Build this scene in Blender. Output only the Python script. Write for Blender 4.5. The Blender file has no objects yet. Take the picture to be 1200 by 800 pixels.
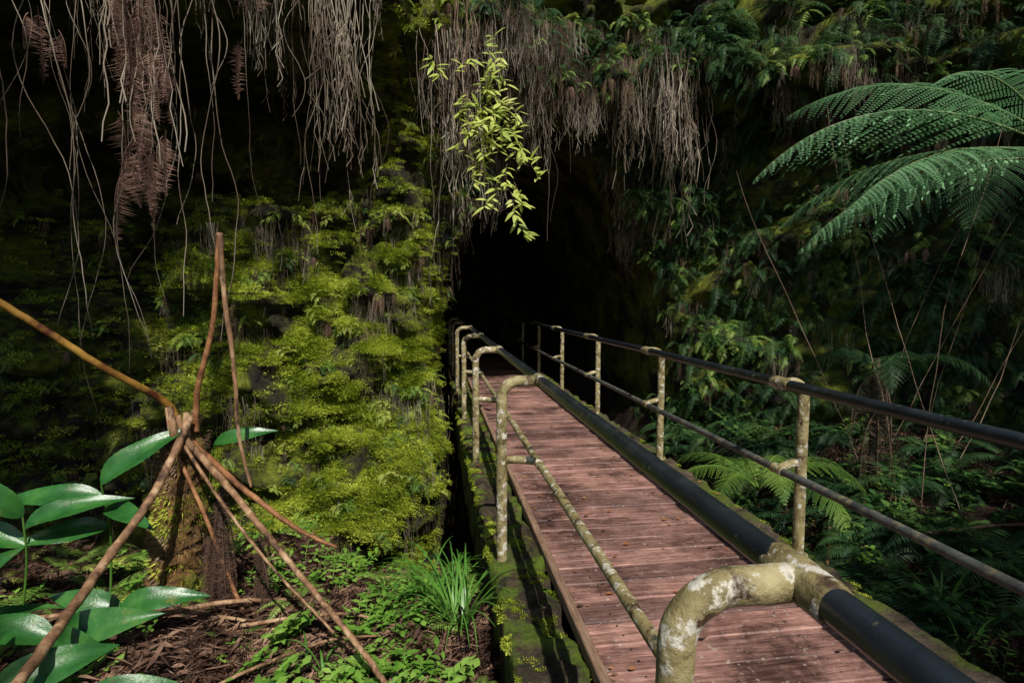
import bpy, math, random
from mathutils import Vector, Matrix, Euler, noise, Quaternion
random.seed(7)
R=random.random
def U(a,b): return a+(b-a)*R()
def V(*a): return Vector(a)
UP=V(0,0,1)
scene=bpy.context.scene
def sm(a,b,x):
    t=(x-a)/(b-a); t=0 if t<0 else 1 if t>1 else t
    return t*t*(3-2*t)
def interp(xs,ys,x):
    if x<=xs[0]: return ys[0]
    for i in range(1,len(xs)):
        if x<=xs[i]:
            t=(x-xs[i-1])/(xs[i]-xs[i-1]); t=t*t*(3-2*t)*0.5+t*0.5
            return ys[i-1]+(ys[i]-ys[i-1])*t
    return ys[-1]
def fbm(x,y,z,s,o=4): return noise.fractal(V(x*s,y*s,z*s),0.9,2.1,o)

# ---------------- materials ----------------
def newmat(name):
    m=bpy.data.materials.new(name); m.use_nodes=True
    nt=m.node_tree; nt.nodes.clear()
    return m,nt,nt.nodes,nt.links
def ramp(nodes,stops):
    r=nodes.new('ShaderNodeValToRGB'); e=r.color_ramp.elements
    while len(e)<len(stops): e.new(0.5)
    for i,(p,c) in enumerate(stops):
        e[i].position=p; e[i].color=(c[0],c[1],c[2],1)
    return r
def nz(nodes,links,scale,detail=4,vec=None,rough=0.6,dist=0):
    n=nodes.new('ShaderNodeTexNoise'); n.inputs['Scale'].default_value=scale
    n.inputs['Detail'].default_value=detail; n.inputs['Roughness'].default_value=rough
    n.inputs['Distortion'].default_value=dist
    if vec: links.new(vec,n.inputs['Vector'])
    return n
def mapping(nodes,links,scale,coord='Object'):
    tc=nodes.new('ShaderNodeTexCoord'); mp=nodes.new('ShaderNodeMapping')
    mp.inputs['Scale'].default_value=scale; links.new(tc.outputs[coord],mp.inputs['Vector'])
    return mp.outputs['Vector']
def foliage(name,cols,rough=0.5,trans=0.3,spec=0.35,nscale=3.0,detail=0):
    m,nt,N,L=newmat(name)
    out=N.new('ShaderNodeOutputMaterial'); p=N.new('ShaderNodeBsdfPrincipled')
    oi=N.new('ShaderNodeObjectInfo'); geo=N.new('ShaderNodeNewGeometry')
    n=nz(N,L,nscale,detail,geo.outputs['Position'])
    ri=N.new('ShaderNodeMath'); ri.operation='MULTIPLY_ADD'
    L.new(oi.outputs['Random'],ri.inputs[0]); ri.inputs[1].default_value=0.45
    m2=N.new('ShaderNodeMath'); m2.operation='MULTIPLY_ADD'; L.new(n.outputs['Fac'],m2.inputs[0]); m2.inputs[1].default_value=1.3; m2.inputs[2].default_value=-0.42
    L.new(m2.outputs[0],ri.inputs[2])
    isl=N.new('ShaderNodeMath'); isl.operation='MULTIPLY_ADD'; L.new(geo.outputs['Random Per Island'],isl.inputs[0]); isl.inputs[1].default_value=0.25; L.new(ri.outputs[0],isl.inputs[2])
    k=len(cols); r=ramp(N,[(i/(k-1),c) for i,c in enumerate(cols)])
    L.new(isl.outputs[0],r.inputs[0]); L.new(r.outputs[0],p.inputs['Base Color'])
    p.inputs['Roughness'].default_value=rough; p.inputs['Specular IOR Level'].default_value=spec
    if trans>0:
        t=N.new('ShaderNodeBsdfTranslucent'); L.new(r.outputs[0],t.inputs['Color'])
        mx=N.new('ShaderNodeMixShader'); mx.inputs[0].default_value=trans
        L.new(p.outputs[0],mx.inputs[1]); L.new(t.outputs[0],mx.inputs[2]); L.new(mx.outputs[0],out.inputs[0])
    else: L.new(p.outputs[0],out.inputs[0])
    return m
def surf(name,stops,scale,rough=0.85,bump=0.5,bscale=None,mapscale=(1,1,1),detail=6,bdist=0.02,spec=0.3,extra=None,metal=0):
    m,nt,N,L=newmat(name)
    out=N.new('ShaderNodeOutputMaterial'); p=N.new('ShaderNodeBsdfPrincipled')
    v=mapping(N,L,mapscale); n=nz(N,L,scale,detail,v,0.65,0.4)
    r=ramp(N,stops); L.new(n.outputs['Fac'],r.inputs[0]); col=r.outputs[0]
    if extra: col=extra(N,L,col,v)
    L.new(col,p.inputs['Base Color'])
    p.inputs['Roughness'].default_value=rough; p.inputs['Specular IOR Level'].default_value=spec; p.inputs['Metallic'].default_value=metal
    if bump:
        b=N.new('ShaderNodeBump'); b.inputs['Strength'].default_value=bump; b.inputs['Distance'].default_value=bdist
        n2=nz(N,L,bscale or scale*3,6,v,0.7); L.new(n2.outputs['Fac'],b.inputs['Height']); L.new(b.outputs[0],p.inputs['Normal'])
    L.new(p.outputs[0],out.inputs[0]); return m
def mixin(color,scale,lo,hi,detail=5):
    def f(N,L,col,v):
        n=nz(N,L,scale,detail,v,0.65); r=ramp(N,[(lo,(0,0,0)),(hi,(1,1,1))]); L.new(n.outputs['Fac'],r.inputs[0])
        mx=N.new('ShaderNodeMixRGB'); L.new(r.outputs[0],mx.inputs[0]); L.new(col,mx.inputs[1]); mx.inputs[2].default_value=(*color,1)
        return mx.outputs[0]
    return f
def chain(*fs):
    def f(N,L,col,v):
        for g in fs: col=g(N,L,col,v)
        return col
    return f

M={}
M['fern']=foliage('fern_green',[(.05,.12,.02),(.17,.30,.045),(.33,.45,.10)])
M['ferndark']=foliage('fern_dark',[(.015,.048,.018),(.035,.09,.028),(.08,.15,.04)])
M['fernyel']=foliage('fern_yellow',[(.14,.23,.025),(.35,.46,.06),(.56,.62,.14)])
M['treefern']=foliage('treefern_green',[(.13,.30,.12),(.18,.39,.17),(.26,.48,.24)],rough=.42,trans=.3)
M['dead']=foliage('dead_fern',[(.05,.030,.020),(.16,.105,.068),(.32,.22,.15)],rough=.8,trans=.1,spec=.1)
M['deadred']=foliage('dead_fern_red',[(.06,.032,.023),(.17,.095,.07),(.32,.20,.155)],rough=.85,trans=.1,spec=.1)
M['deaddark']=foliage('dead_fern_dark',[(.03,.018,.013),(.08,.045,.035),(.15,.09,.065)],rough=.9,trans=0,spec=.1)
M['root']=foliage('root_fibre',[(.045,.033,.024),(.15,.115,.082),(.42,.36,.28)],rough=.85,trans=0,spec=.1,nscale=1.5)
M['moss']=foliage('moss_tuft',[(.07,.11,.012),(.33,.41,.03),(.64,.70,.11)],rough=.9,trans=.3,spec=.1,nscale=2.2)
M['broad']=foliage('broad_leaf',[(.015,.05,.014),(.04,.11,.025),(.10,.18,.04)],rough=.35,trans=.2,spec=.5)
M['sprout']=foliage('sprout_leaf',[(.06,.16,.02),(.16,.33,.04),(.30,.47,.09)],rough=.45,trans=.3)
M['shrub']=foliage('shrub_leaf',[(.32,.42,.07),(.54,.60,.14),(.74,.76,.30)],rough=.4,trans=.35)
M['grass']=foliage('grass_blade',[(.05,.16,.02),(.10,.25,.035),(.18,.34,.07)],rough=.35,trans=.25)
M['litter']=foliage('leaf_litter',[(.02,.011,.008),(.085,.045,.03),(.30,.18,.12)],rough=.8,trans=0,spec=.15,nscale=9)
M['oleaf']=foliage('fallen_leaf',[(.14,.04,.015),(.3,.10,.03),(.4,.2,.07)],rough=.6,trans=0)
M['canopy']=foliage('shade_canopy_leaf',[(.02,.05,.01),(.04,.09,.02),(.07,.12,.03)],trans=0)  # leaves of the unseen canopy added to block sun
M['ginger']=surf('ginger_leaf',[(.3,(.010,.06,.012)),(.55,(.03,.125,.022)),(.75,(.075,.19,.035))],6,rough=.27,bump=.5,bscale=60,bdist=.004,spec=.55,extra=chain(mixin((.16,.17,.03),7,.60,.72),mixin((.09,.05,.02),14,.66,.72)))

def cliff_mat():
    m,nt,N,L=newmat('mossy_lava_rock')
    out=N.new('ShaderNodeOutputMaterial'); p=N.new('ShaderNodeBsdfPrincipled')
    v=mapping(N,L,(1,1,1))
    n1=nz(N,L,1.5,8,v,.7,.5); n2=nz(N,L,9,8,v,.75); n3=nz(N,L,45,5,v,.7)
    r1=ramp(N,[(.38,(.022,.020,.016)),(.46,(.06,.055,.028)),(.53,(.16,.19,.022)),(.68,(.36,.40,.045))]); L.new(n1.outputs['Fac'],r1.inputs[0])
    r2=ramp(N,[(.3,(.22,.22,.22)),(.65,(1.2,1.2,1.2))]); L.new(n2.outputs['Fac'],r2.inputs[0])
    mx=N.new('ShaderNodeMixRGB'); mx.blend_type='MULTIPLY'; mx.inputs[0].default_value=1
    L.new(r1.outputs[0],mx.inputs[1]); L.new(r2.outputs[0],mx.inputs[2]); L.new(mx.outputs[0],p.inputs['Base Color'])
    p.inputs['Roughness'].default_value=.85; p.inputs['Specular IOR Level'].default_value=.25
    ad=N.new('ShaderNodeMath'); ad.operation='MULTIPLY_ADD'; L.new(n3.outputs['Fac'],ad.inputs[0]); ad.inputs[1].default_value=.3; L.new(n2.outputs['Fac'],ad.inputs[2])
    b=N.new('ShaderNodeBump'); b.inputs['Strength'].default_value=1; b.inputs['Distance'].default_value=.12
    L.new(ad.outputs[0],b.inputs['Height']); L.new(b.outputs[0],p.inputs['Normal']); L.new(p.outputs[0],out.inputs[0]); return m
M['cliff']=cliff_mat()
M['ground']=surf('forest_soil',[(.3,(.010,.007,.005)),(.5,(.04,.023,.015)),(.7,(.10,.058,.038))],22,bump=1,bscale=60,bdist=.04,extra=mixin((.05,.07,.012),1.5,.52,.64))
M['kerb']=surf('mossy_kerb',[(.3,(.025,.018,.012)),(.5,(.07,.05,.035)),(.7,(.15,.105,.065))],9,bump=1,bscale=40,bdist=.02,extra=mixin((.075,.10,.012),3.2,.47,.58))
M['kerbg']=surf('mossy_kerb_green',[(.3,(.012,.010,.006)),(.5,(.05,.036,.02)),(.7,(.12,.08,.045))],11,bump=1,bscale=45,bdist=.03,extra=mixin((.10,.15,.012),3.5,.46,.58))
M['bark']=surf('tree_bark',[(.3,(.03,.02,.014)),(.7,(.12,.09,.06))],8,bump=1,mapscale=(1,1,.3),bdist=.03)
M['stump']=surf('fern_trunk_fibre',[(.3,(.04,.02,.009)),(.5,(.19,.10,.032)),(.7,(.38,.23,.07))],22,bump=1,bscale=60,bdist=.03,extra=mixin((.16,.18,.02),5,.5,.62))
M['stalk']=surf('dry_stalk',[(.32,(.06,.03,.015)),(.5,(.26,.14,.07)),(.7,(.55,.38,.22))],7,rough=.6,bump=.7,bscale=50,mapscale=(1.5,1.5,.6),bdist=.008,extra=mixin((.045,.022,.013),6,.52,.64))
M['stalkred']=surf('red_stalk',[(.3,(.05,.018,.010)),(.5,(.24,.10,.04)),(.7,(.42,.22,.09))],9,rough=.6,bump=.6,bscale=50,bdist=.008)
M['stalkyel']=surf('yellow_stalk',[(.3,(.14,.06,.01)),(.7,(.40,.22,.04))],6,rough=.4,bump=.3,bscale=50,bdist=.005,spec=.5,extra=mixin((.07,.018,.008),5,.50,.62))
M['tfstem']=foliage('treefern_stem',[(.10,.16,.05),(.18,.22,.08)],trans=0)
M['wood2']=surf('edge_board',[(.3,(.12,.065,.04)),(.7,(.34,.22,.14))],8,bump=.5,mapscale=(8,.8,8),bdist=.01)
M['beam']=surf('steel_beam',[(.3,(.02,.018,.015)),(.7,(.06,.05,.04))],8)
M['rail']=surf('dark_painted_pipe',[(.35,(.008,.011,.014)),(.55,(.015,.020,.025)),(.72,(.04,.047,.05))],7,rough=.30,bump=.3,bscale=60,bdist=.003,spec=.7,
   extra=chain(mixin((.13,.12,.075),16,.62,.70),mixin((.05,.03,.018),40,.62,.72)))
M['rail2']=surf('grey_painted_pipe',[(.35,(.04,.043,.043)),(.7,(.12,.125,.11))],9,rough=.5,bump=.3,bscale=60,bdist=.003,extra=mixin((.18,.16,.09),12,.54,.66))
M['post']=surf('lichened_pipe',[(.32,(.09,.07,.022)),(.5,(.26,.21,.09)),(.68,(.42,.35,.18))],10,rough=.5,bump=.8,bscale=55,bdist=.009,spec=.4,
   extra=chain(mixin((.60,.56,.46),22,.54,.60),mixin((.06,.032,.015),16,.56,.66),mixin((.03,.034,.03),6,.60,.68),mixin((.10,.11,.02),11,.62,.70)))
def plank_mat():
    m,nt,N,L=newmat('weathered_plank')
    out=N.new('ShaderNodeOutputMaterial'); p=N.new('ShaderNodeBsdfPrincipled')
    v=mapping(N,L,(2.2,26,8)); v2=mapping(N,L,(1,1,1))
    at=N.new('ShaderNodeAttribute'); at.attribute_name='tint'
    addv=N.new('ShaderNodeVectorMath'); addv.operation='MULTIPLY_ADD'; L.new(at.outputs['Color'],addv.inputs[0]); addv.inputs[1].default_value=(37,11,5); L.new(v,addv.inputs[2])
    n=nz(N,L,1.6,7,addv.outputs[0],.7,.6); r=ramp(N,[(.3,(.085,.045,.036)),(.48,(.26,.135,.11)),(.62,(.42,.24,.20)),(.78,(.60,.43,.36))]); L.new(n.outputs['Fac'],r.inputs[0])
    n2=nz(N,L,1.7,8,v2,.72); r2=ramp(N,[(.38,(.25,.24,.24)),(.48,(.75,.74,.73)),(.62,(1.25,1.25,1.25))]); L.new(n2.outputs['Fac'],r2.inputs[0])
    mx=N.new('ShaderNodeMixRGB'); mx.blend_type='MULTIPLY'; mx.inputs[0].default_value=1; L.new(r.outputs[0],mx.inputs[1]); L.new(r2.outputs[0],mx.inputs[2])
    r3=ramp(N,[(0,(.5,.48,.48)),(1,(1.25,1.2,1.15))]); L.new(at.outputs['Fac'],r3.inputs[0])
    mx2=N.new('ShaderNodeMixRGB'); mx2.blend_type='MULTIPLY'; mx2.inputs[0].default_value=1; L.new(mx.outputs[0],mx2.inputs[1]); L.new(r3.outputs[0],mx2.inputs[2])
    n4=nz(N,L,30,5,v2,.7); r4=ramp(N,[(.60,(0,0,0)),(.68,(1,1,1))]); L.new(n4.outputs['Fac'],r4.inputs[0])
    mx3=N.new('ShaderNodeMixRGB'); L.new(r4.outputs[0],mx3.inputs[0]); L.new(mx2.outputs[0],mx3.inputs[1]); mx3.inputs[2].default_value=(.38,.33,.27,1)
    L.new(mx3.outputs[0],p.inputs['Base Color'])
    rr=ramp(N,[(.35,(.32,.32,.32)),(.6,(.7,.7,.7))]); L.new(n2.outputs['Fac'],rr.inputs[0]); L.new(rr.outputs[0],p.inputs['Roughness'])
    b=N.new('ShaderNodeBump'); b.inputs['Strength'].default_value=.8; b.inputs['Distance'].default_value=.01
    L.new(n.outputs['Fac'],b.inputs['Height']); L.new(b.outputs[0],p.inputs['Normal']); L.new(p.outputs[0],out.inputs[0]); return m
M['plank']=plank_mat()

# ---------------- mesh builder ----------------
class MB:
    def __init__(s): s.v=[]; s.f=[]; s.m=[]; s.mats=[]; s.cur=0
    def mat(s,k):
        if M[k] not in s.mats: s.mats.append(M[k])
        s.cur=s.mats.index(M[k])
    def face(s,idx): s.f.append(idx); s.m.append(s.cur)
    def add(s,p): s.v.append((p[0],p[1],p[2])); return len(s.v)-1
    def tube(s,pts,rad,n=8,cap=True,lump=0):
        pts=[Vector(p) for p in pts]; K=len(pts)
        if not callable(rad):
            r0=rad; rad=(lambda t:r0)
        t0=(pts[1]-pts[0]).normalized(); ref=V(1,0,0) if abs(t0.x)<.8 else V(0,1,0)
        u=t0.cross(ref).normalized(); rings=[]
        for i in range(K):
            t=(pts[min(i+1,K-1)]-pts[max(i-1,0)]).normalized()
            u=(u-t*u.dot(t)).normalized(); w=t.cross(u); r=rad(i/(K-1)); ring=[]
            for k in range(n):
                a=2*math.pi*k/n; d=u*math.cos(a)+w*math.sin(a); rr=r
                if lump: q=pts[i]+d*r; rr=r*(1+lump*noise.noise(q*18)+lump*.7*noise.noise(q*45))
                ring.append(s.add(pts[i]+d*rr))
            rings.append(ring)
        for i in range(K-1):
            for k in range(n):
                s.face((rings[i][k],rings[i][(k+1)%n],rings[i+1][(k+1)%n],rings[i+1][k]))
        if cap: s.face(tuple(reversed(rings[0]))); s.face(tuple(rings[-1]))
    def ribbon(s,pts,w,side=None):
        prev=None;K=len(pts)
        for i,p in enumerate(pts):
            t=(pts[min(i+1,K-1)]-pts[max(i-1,0)]).normalized()
            sd=side if side else t.cross(V(.3,1,.1)).normalized()
            ww=w(i/(K-1)) if callable(w) else w
            a=s.add(p-sd*ww*.5); b=s.add(p+sd*ww*.5)
            if prev: s.face((prev[0],prev[1],b,a))
            prev=(a,b)
    def kite(s,p,d,n,L,W,dr=0.0):
        sd=d.cross(n).normalized()
        m=p+d*L*.4
        a=s.add(p);b=s.add(m+sd*W*.5);c=s.add(p+d*L-n*dr*L);e=s.add(m-sd*W*.5)
        s.face((a,b,c,e))
    def leaf(s,p,d,n,L,W,bend=.3,fold=.15,seg=4,curl=0,power=.8,rip=0):
        d=d.normalized(); n=(n-d*n.dot(d)).normalized(); sd=d.cross(n)
        prev=None; pos=Vector(p)
        for i in range(seg+1):
            t=i/seg
            w=W*.5*(math.sin(math.pi*min(1,t**power*.97+.02)))
            if i==0: w=W*.03
            if i==seg: w=0.001
            wav=curl*math.sin(t*9)+rip*(1 if i%2 else -1)
            a=s.add(pos-sd*w+n*(fold*w+wav*w)); b=s.add(pos-n*fold*.15*w); c=s.add(pos+sd*w+n*(fold*w-wav*w*(1 if not rip else -.8)))
            if rip:
                h1=s.add(pos-sd*w*.5+n*(fold*w*.62)); h2=s.add(pos+sd*w*.5+n*(fold*w*.62)); row=(a,h1,b,h2,c)
            else: row=(a,b,c)
            if prev:
                for q in range(len(row)-1): s.face((prev[q],prev[q+1],row[q+1],row[q]))
            prev=row
            dd=(d-n*bend*t*2).normalized(); pos=pos+dd*L/seg
    def frond(s,p,d,L,W,n=14,droop=.8,bi=False,stem=.12,pw=1.0,rach=.004,matL='fern',matS=None,sub=9,tilt=.25,jit=.1,gap=.62):
        d=d.normalized(); side=d.cross(UP)
        if side.length<.1: side=V(1,0,0)
        side.normalize()
        steps=n+2; pts=[Vector(p)]; dirs=[d]
        cur=Vector(d)
        for i in range(steps*2):
            t=i/(steps*2)
            cur=(cur+V(0,0,-1)*droop*(.5+t)/(steps*2)*1.4).normalized()
            pts.append(pts[-1]+cur*L/(steps*2)); dirs.append(Vector(cur))
        s.mat(matS or matL)
        s.tube(pts[::2] if not bi else pts,lambda t:rach*(1-.8*t),3,False)
        s.mat(matL)
        for i in range(1,len(pts)):
            t=i/(len(pts)-1)
            if t<stem: continue
            tt=(t-stem)/(1-stem)
            prof=math.sin(math.pi*min(1,(.12+.88*tt)**.75*.97))
            l0=W*.5*prof
            if l0<.004: continue
            dd=dirs[i]; nrm=side.cross(dd).normalized()
            for sg in (-1,1):
                l=l0*(1+U(-jit,jit))
                pd=(side*sg*.9+dd*(.38+U(-.1,.1))-nrm*tilt*(.5+.9*R())).normalized()
                sp=L/(len(pts)-1)
                if not bi:
                    s.kite(pts[i],pd,nrm,l,sp*pw,dr=.15)
                else:
                    pn=nrm-pd*nrm.dot(pd); pn.normalize()
                    q=Vector(pts[i]); c=Vector(pd); ns=max(4,int(sub*prof+2))
                    sdv=c.cross(pn).normalized()
                    for k in range(ns):
                        f=k/ns
                        sl=sp*gap*(1-.7*f**1.6)
                        for s2 in (-1,1):
                            s.kite(q,(sdv*s2*.92+c*.35-pn*.1).normalized(),pn,sl,l/ns*.8,dr=.1)
                        c=(c-pn*.25/ns-UP*.2/ns+dd*.25/ns).normalized(); q=q+c*l/ns
                    s.kite(q,c,pn,l*.12,l*.04)
    def obj(s,name,parent=None,smooth=True,link=True,tint=None):
        me=bpy.data.meshes.new(name); me.from_pydata(s.v,[],s.f)
        for m in s.mats: me.materials.append(m)
        me.polygons.foreach_set('material_index',s.m)
        me.polygons.foreach_set('use_smooth',[smooth]*len(s.f)); me.update()
        o=bpy.data.objects.new(name,me)
        if link: scene.collection.objects.link(o)
        if parent: o.parent=parent
        return o
def empty(name,loc=(0,0,0)):
    o=bpy.data.objects.new(name,None); scene.collection.objects.link(o); return o

# ---------------- terrain functions ----------------
BX=[-12,-6,-4.5,-3,-1.5,-.3,.3,1.9,3.4,4.2,5,6.5,9,14]
BY=[3,5.8,6.7,7.1,7.1,7.5,8.1,8.7,8.6,7.7,6.5,5.0,2.3,-2]
LX=[-12,-5,-3,-2.2,-1.3,0,2,4,5.5,7,14]
LY=[2.5,4.4,4.7,5.0,6.1,7.1,7.9,7.2,6.2,5.2,-1]
def cavemask(x,z):
    xx=x+.25*noise.noise(V(x*.9,z*.9,3)); zz=z+.3*noise.noise(V(x*.8,z*.8,9))
    a=(xx-1.85)/1.62; b=(zz-.6)/3.35 if zz>.6 else 0
    if z<2.2: a=(xx-1.9)/1.70
    e=a*a+b*b
    return 1-sm(.86,1.12,e)
def cliffy(x,z):
    y=interp(BX,BY,x)
    if x>3.2: y+=(z-1)*.42*sm(3.2,5,x)
    else:
        k=1-sm(2.2,3.2,x); y+=k*(-.55*(1-sm(-1.6,.4,z)) + .3*sm(.6,2.0,z))
    zl=4.35-.4*sm(0,1,x)
    rec=sm(2.5,3.3,z)*(1-sm(zl,zl+.3,z))*sm(-7,-5.5,x)*(1-sm(-1.7,-.5,x+.4*noise.noise(V(z,x,1))))
    y+=2.3*rec
    y+=2.0*sm(1.2,2.1,z)*(1-sm(3.4,4,z))*sm(-6.5,-5,x)*(1-sm(-3.7,-2.7,x))
    lip=sm(zl,zl+.5,z); ly=interp(LX,LY,x)+.5*(z-4.4)*.5
    y=y*(1-lip)+ly*lip
    n=fbm(x,y*.5,z,.6,5); n2=fbm(x+9,y,z*1.3,1.9,4)
    y+=-.35*n-.14*n2
    y-=1.0*abs(noise.noise(V(x*1.25,z*1.5,33)))+.55*abs(noise.noise(V(x*2.6,z*2.9,13)))+.22*abs(noise.noise(V(x*6.5,z*7,3)))-.33
    st=noise.noise(V(x*.6,z*2.6,5)); y+=-.12*st
    m=cavemask(x,z)
    return y+13*m
def groundz(x,y):
    b=-.36-.12*max(0,min(y,7)-3)
    if x<-1: b+=.05*(-1-x)*sm(1,-1,y-4) if x>-6 else .25*sm(1,-1,y-4)
    if x>2.2: b=-.5-.03*(min(y,8)) + .22*(min(x,9)-2.2)
    k=sm(-1,.6,x)
    pit=sm(4.3-.4*k,6,y)*sm(-1.2,-.1,x)*(1-sm(2.3,3.6,x))*(1-sm(11,12.6,y))
    b-=3.0*pit
    if x<0.5: b-=.9*sm(5.1,6.1,y)*(1-sm(-.1,.5,x))
    if y>11 : b=b*(1-sm(11,12.6,y))+(-.25)*sm(11,12.6,y)
    b+=.14*fbm(x,y,0,1.1,4)+.04*noise.noise(V(x*5,y*5,1))+.02*noise.noise(V(x*12,y*12,1))
    if .25<x<2.2: b=min(b,-.3)
    return b

def grid_obj(name,P,nx,ny,mat,flip=False):
    f=[]
    for j in range(ny-1):
        for i in range(nx-1):
            a=j*nx+i; q=(a,a+1,a+nx+1,a+nx); f.append(q if not flip else q[::-1])
    me=bpy.data.meshes.new(name); me.from_pydata(P,[],f); me.materials.append(mat)
    me.polygons.foreach_set('use_smooth',[True]*len(f)); me.update()
    o=bpy.data.objects.new(name,me); scene.collection.objects.link(o); return o
n=320; P=[]
def warp(u): return 60*(.11*u+.89*u**5)
for j in range(n):
    y=warp(j/(n-1)*2-1)+4
    for i in range(n):
        x=warp(i/(n-1)*2-1); P.append((x,y,groundz(x,y)))
ground=grid_obj('ground',P,n,n,M['ground'])
nx,nzr=500,260; CP=[]; extra=14
X0,X1,Z0,Z1=-12.,13.,-4.,8.
for j in range(nzr+extra):
    for i in range(nx):
        x=X0+(X1-X0)*i/(nx-1)
        if j<nzr:
            z=Z0+(Z1-Z0)*j/(nzr-1); CP.append((x,cliffy(x,z),z))
        else:
            k=j-nzr+1; b=CP[(nzr-1)*nx+i]; CP.append((x,b[1]+k*1.9,8+.15*fbm(x,k,0,.5)))
cliff=grid_obj('lava_rock_cliff',CP,nx,nzr+extra,M['cliff'])
def cnormal(i,j):
    a=Vector(CP[j*nx+i+1])-Vector(CP[j*nx+i-1]); b=Vector(CP[(j+1)*nx+i])-Vector(CP[(j-1)*nx+i])
    return a.cross(b).normalized()

# ---------------- instancing ----------------
def scatter(name,pts,assets,parent=None):
    col=bpy.data.collections.new(name+'_sources')
    for a in assets: col.objects.link(a)
    me=bpy.data.meshes.new(name); me.from_pydata([p[0] for p in pts],[],[])
    r=me.attributes.new('irot','FLOAT_VECTOR','POINT'); s=me.attributes.new('iscl','FLOAT','POINT'); ix=me.attributes.new('iidx','INT','POINT')
    flat=[]
    for p in pts: flat+=list(p[1])
    r.data.foreach_set('vector',flat); s.data.foreach_set('value',[p[2] for p in pts]); ix.data.foreach_set('value',[random.randrange(len(assets)) if len(p)<4 else p[3] for p in pts])
    o=bpy.data.objects.new(name,me); scene.collection.objects.link(o)
    if parent: o.parent=parent
    ng=bpy.data.node_groups.new(name+'_gn','GeometryNodeTree')
    ng.interface.new_socket('Geometry',in_out='INPUT',socket_type='NodeSocketGeometry')
    ng.interface.new_socket('Geometry',in_out='OUTPUT',socket_type='NodeSocketGeometry')
    N=ng.nodes;L=ng.links
    gi=N.new('NodeGroupInput');go=N.new('NodeGroupOutput');iop=N.new('GeometryNodeInstanceOnPoints');ci=N.new('GeometryNodeCollectionInfo')
    ci.inputs['Collection'].default_value=col; ci.inputs['Separate Children'].default_value=True; ci.inputs['Reset Children'].default_value=True
    def na(nm,t):
        q=N.new('GeometryNodeInputNamedAttribute'); q.data_type=t; q.inputs['Name'].default_value=nm
        return q.outputs['Attribute']
    L.new(gi.outputs[0],iop.inputs['Points']); L.new(ci.outputs[0],iop.inputs['Instance'])
    iop.inputs['Pick Instance'].default_value=True
    L.new(na('iidx','INT'),iop.inputs['Instance Index'])
    e2r=N.new('FunctionNodeEulerToRotation'); L.new(na('irot','FLOAT_VECTOR'),e2r.inputs[0]); L.new(e2r.outputs[0],iop.inputs['Rotation'])
    L.new(na('iscl','FLOAT'),iop.inputs['Scale'])
    L.new(iop.outputs[0],go.inputs[0])
    md=o.modifiers.new('scatter','NODES'); md.node_group=ng
    return o

def wall_fern(k,mat,L0=.3,nf=9,droop=1.0,n=9):
    b=MB()
    for i in range(nf):
        a=U(-1.3,1.3); d=V(math.sin(a),-math.cos(a)*U(.3,1),U(-.3,1.1))
        b.frond(V(U(-.06,.06),.03,U(-.06,.06)),d,L0*U(.5,1.25),L0*.42*U(.7,1.2),n=n,droop=droop*U(.9,2.8),matL=mat,rach=.002,jit=.3,pw=.6,tilt=.35)
    return b.obj('wall_fern_%s_%d'%(mat,k),link=False)
def rosette(k,mat,L0=.4,nf=10,droop=1.0,bi=False):
    b=MB()
    for i in range(nf):
        a=2*math.pi*(i+R()*.6)/nf; d=V(math.sin(a),math.cos(a),U(.5,1.3))
        b.frond(V(0,0,0),d,L0*U(.7,1.2),L0*.34*U(.8,1.2),n=13,droop=droop*U(1.2,2.2),matL=mat,rach=.003,bi=bi,sub=7,pw=.8)
    return b.obj('rosette_%s_%d'%(mat,k),link=False)
def sprig(k,mat,L0=.35,ns=4,lw=.035,ll=.07,hang=False):
    b=MB()
    for q in range(ns):
        a=U(-1.3,1.3) if hang else U(0,6.28)
        d=V(math.sin(a),-math.cos(a),U(-.2,.6) if hang else U(.8,2)).normalized(); p=V(0,.02,0); pts=[Vector(p)]
        n=5; LL=L0*U(.5,1.3)
        for i in range(n):
            d=(d+V(U(-.15,.15),U(-.15,.15),-.22 if hang else -.08)).normalized(); p=p+d*LL/n*U(.8,1.2); pts.append(Vector(p))
        b.mat(mat); b.tube(pts,.0022,3,False)
        for i in range(2,n+1):
            for sg in (-1,1):
                if R()<.15: continue
                sd=d.cross(UP).normalized()*sg
                b.leaf(pts[i],(sd+d*.5+V(0,0,U(-.3,.3))),UP+V(U(-.4,.4),U(-.4,.4),0),ll*U(.5,1.3),lw*U(.7,1.3),bend=.25,seg=3)
    return b.obj('sprig_%s_%d'%(mat,k),link=False)
def moss(k,mat,rad=.1,n=110,a0=.02,a1=.05,flat=1.0):
    b=MB(); b.mat(mat)
    for i in range(n):
        d=V(random.gauss(0,1),random.gauss(0,1),abs(random.gauss(0,1))*.8).normalized()
        p=V(d.x*rad,d.y*rad,d.z*rad*.5*flat)*U(.3,1)
        dd=(d+V(U(-.5,.5),U(-.5,.5),U(-.3,.5)))
        if flat<1: dd=V(U(-1,1),U(-1,1),U(-.25,.35))
        dd.normalize()
        l=U(a0,a1); b.kite(p,dd,V(R(),R(),R()).normalized(),l,l*(U(.25,.5) if flat==1 else U(.05,.2)),.2)
    return b.obj('moss_%s_%d'%(mat,k),link=False)
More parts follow.
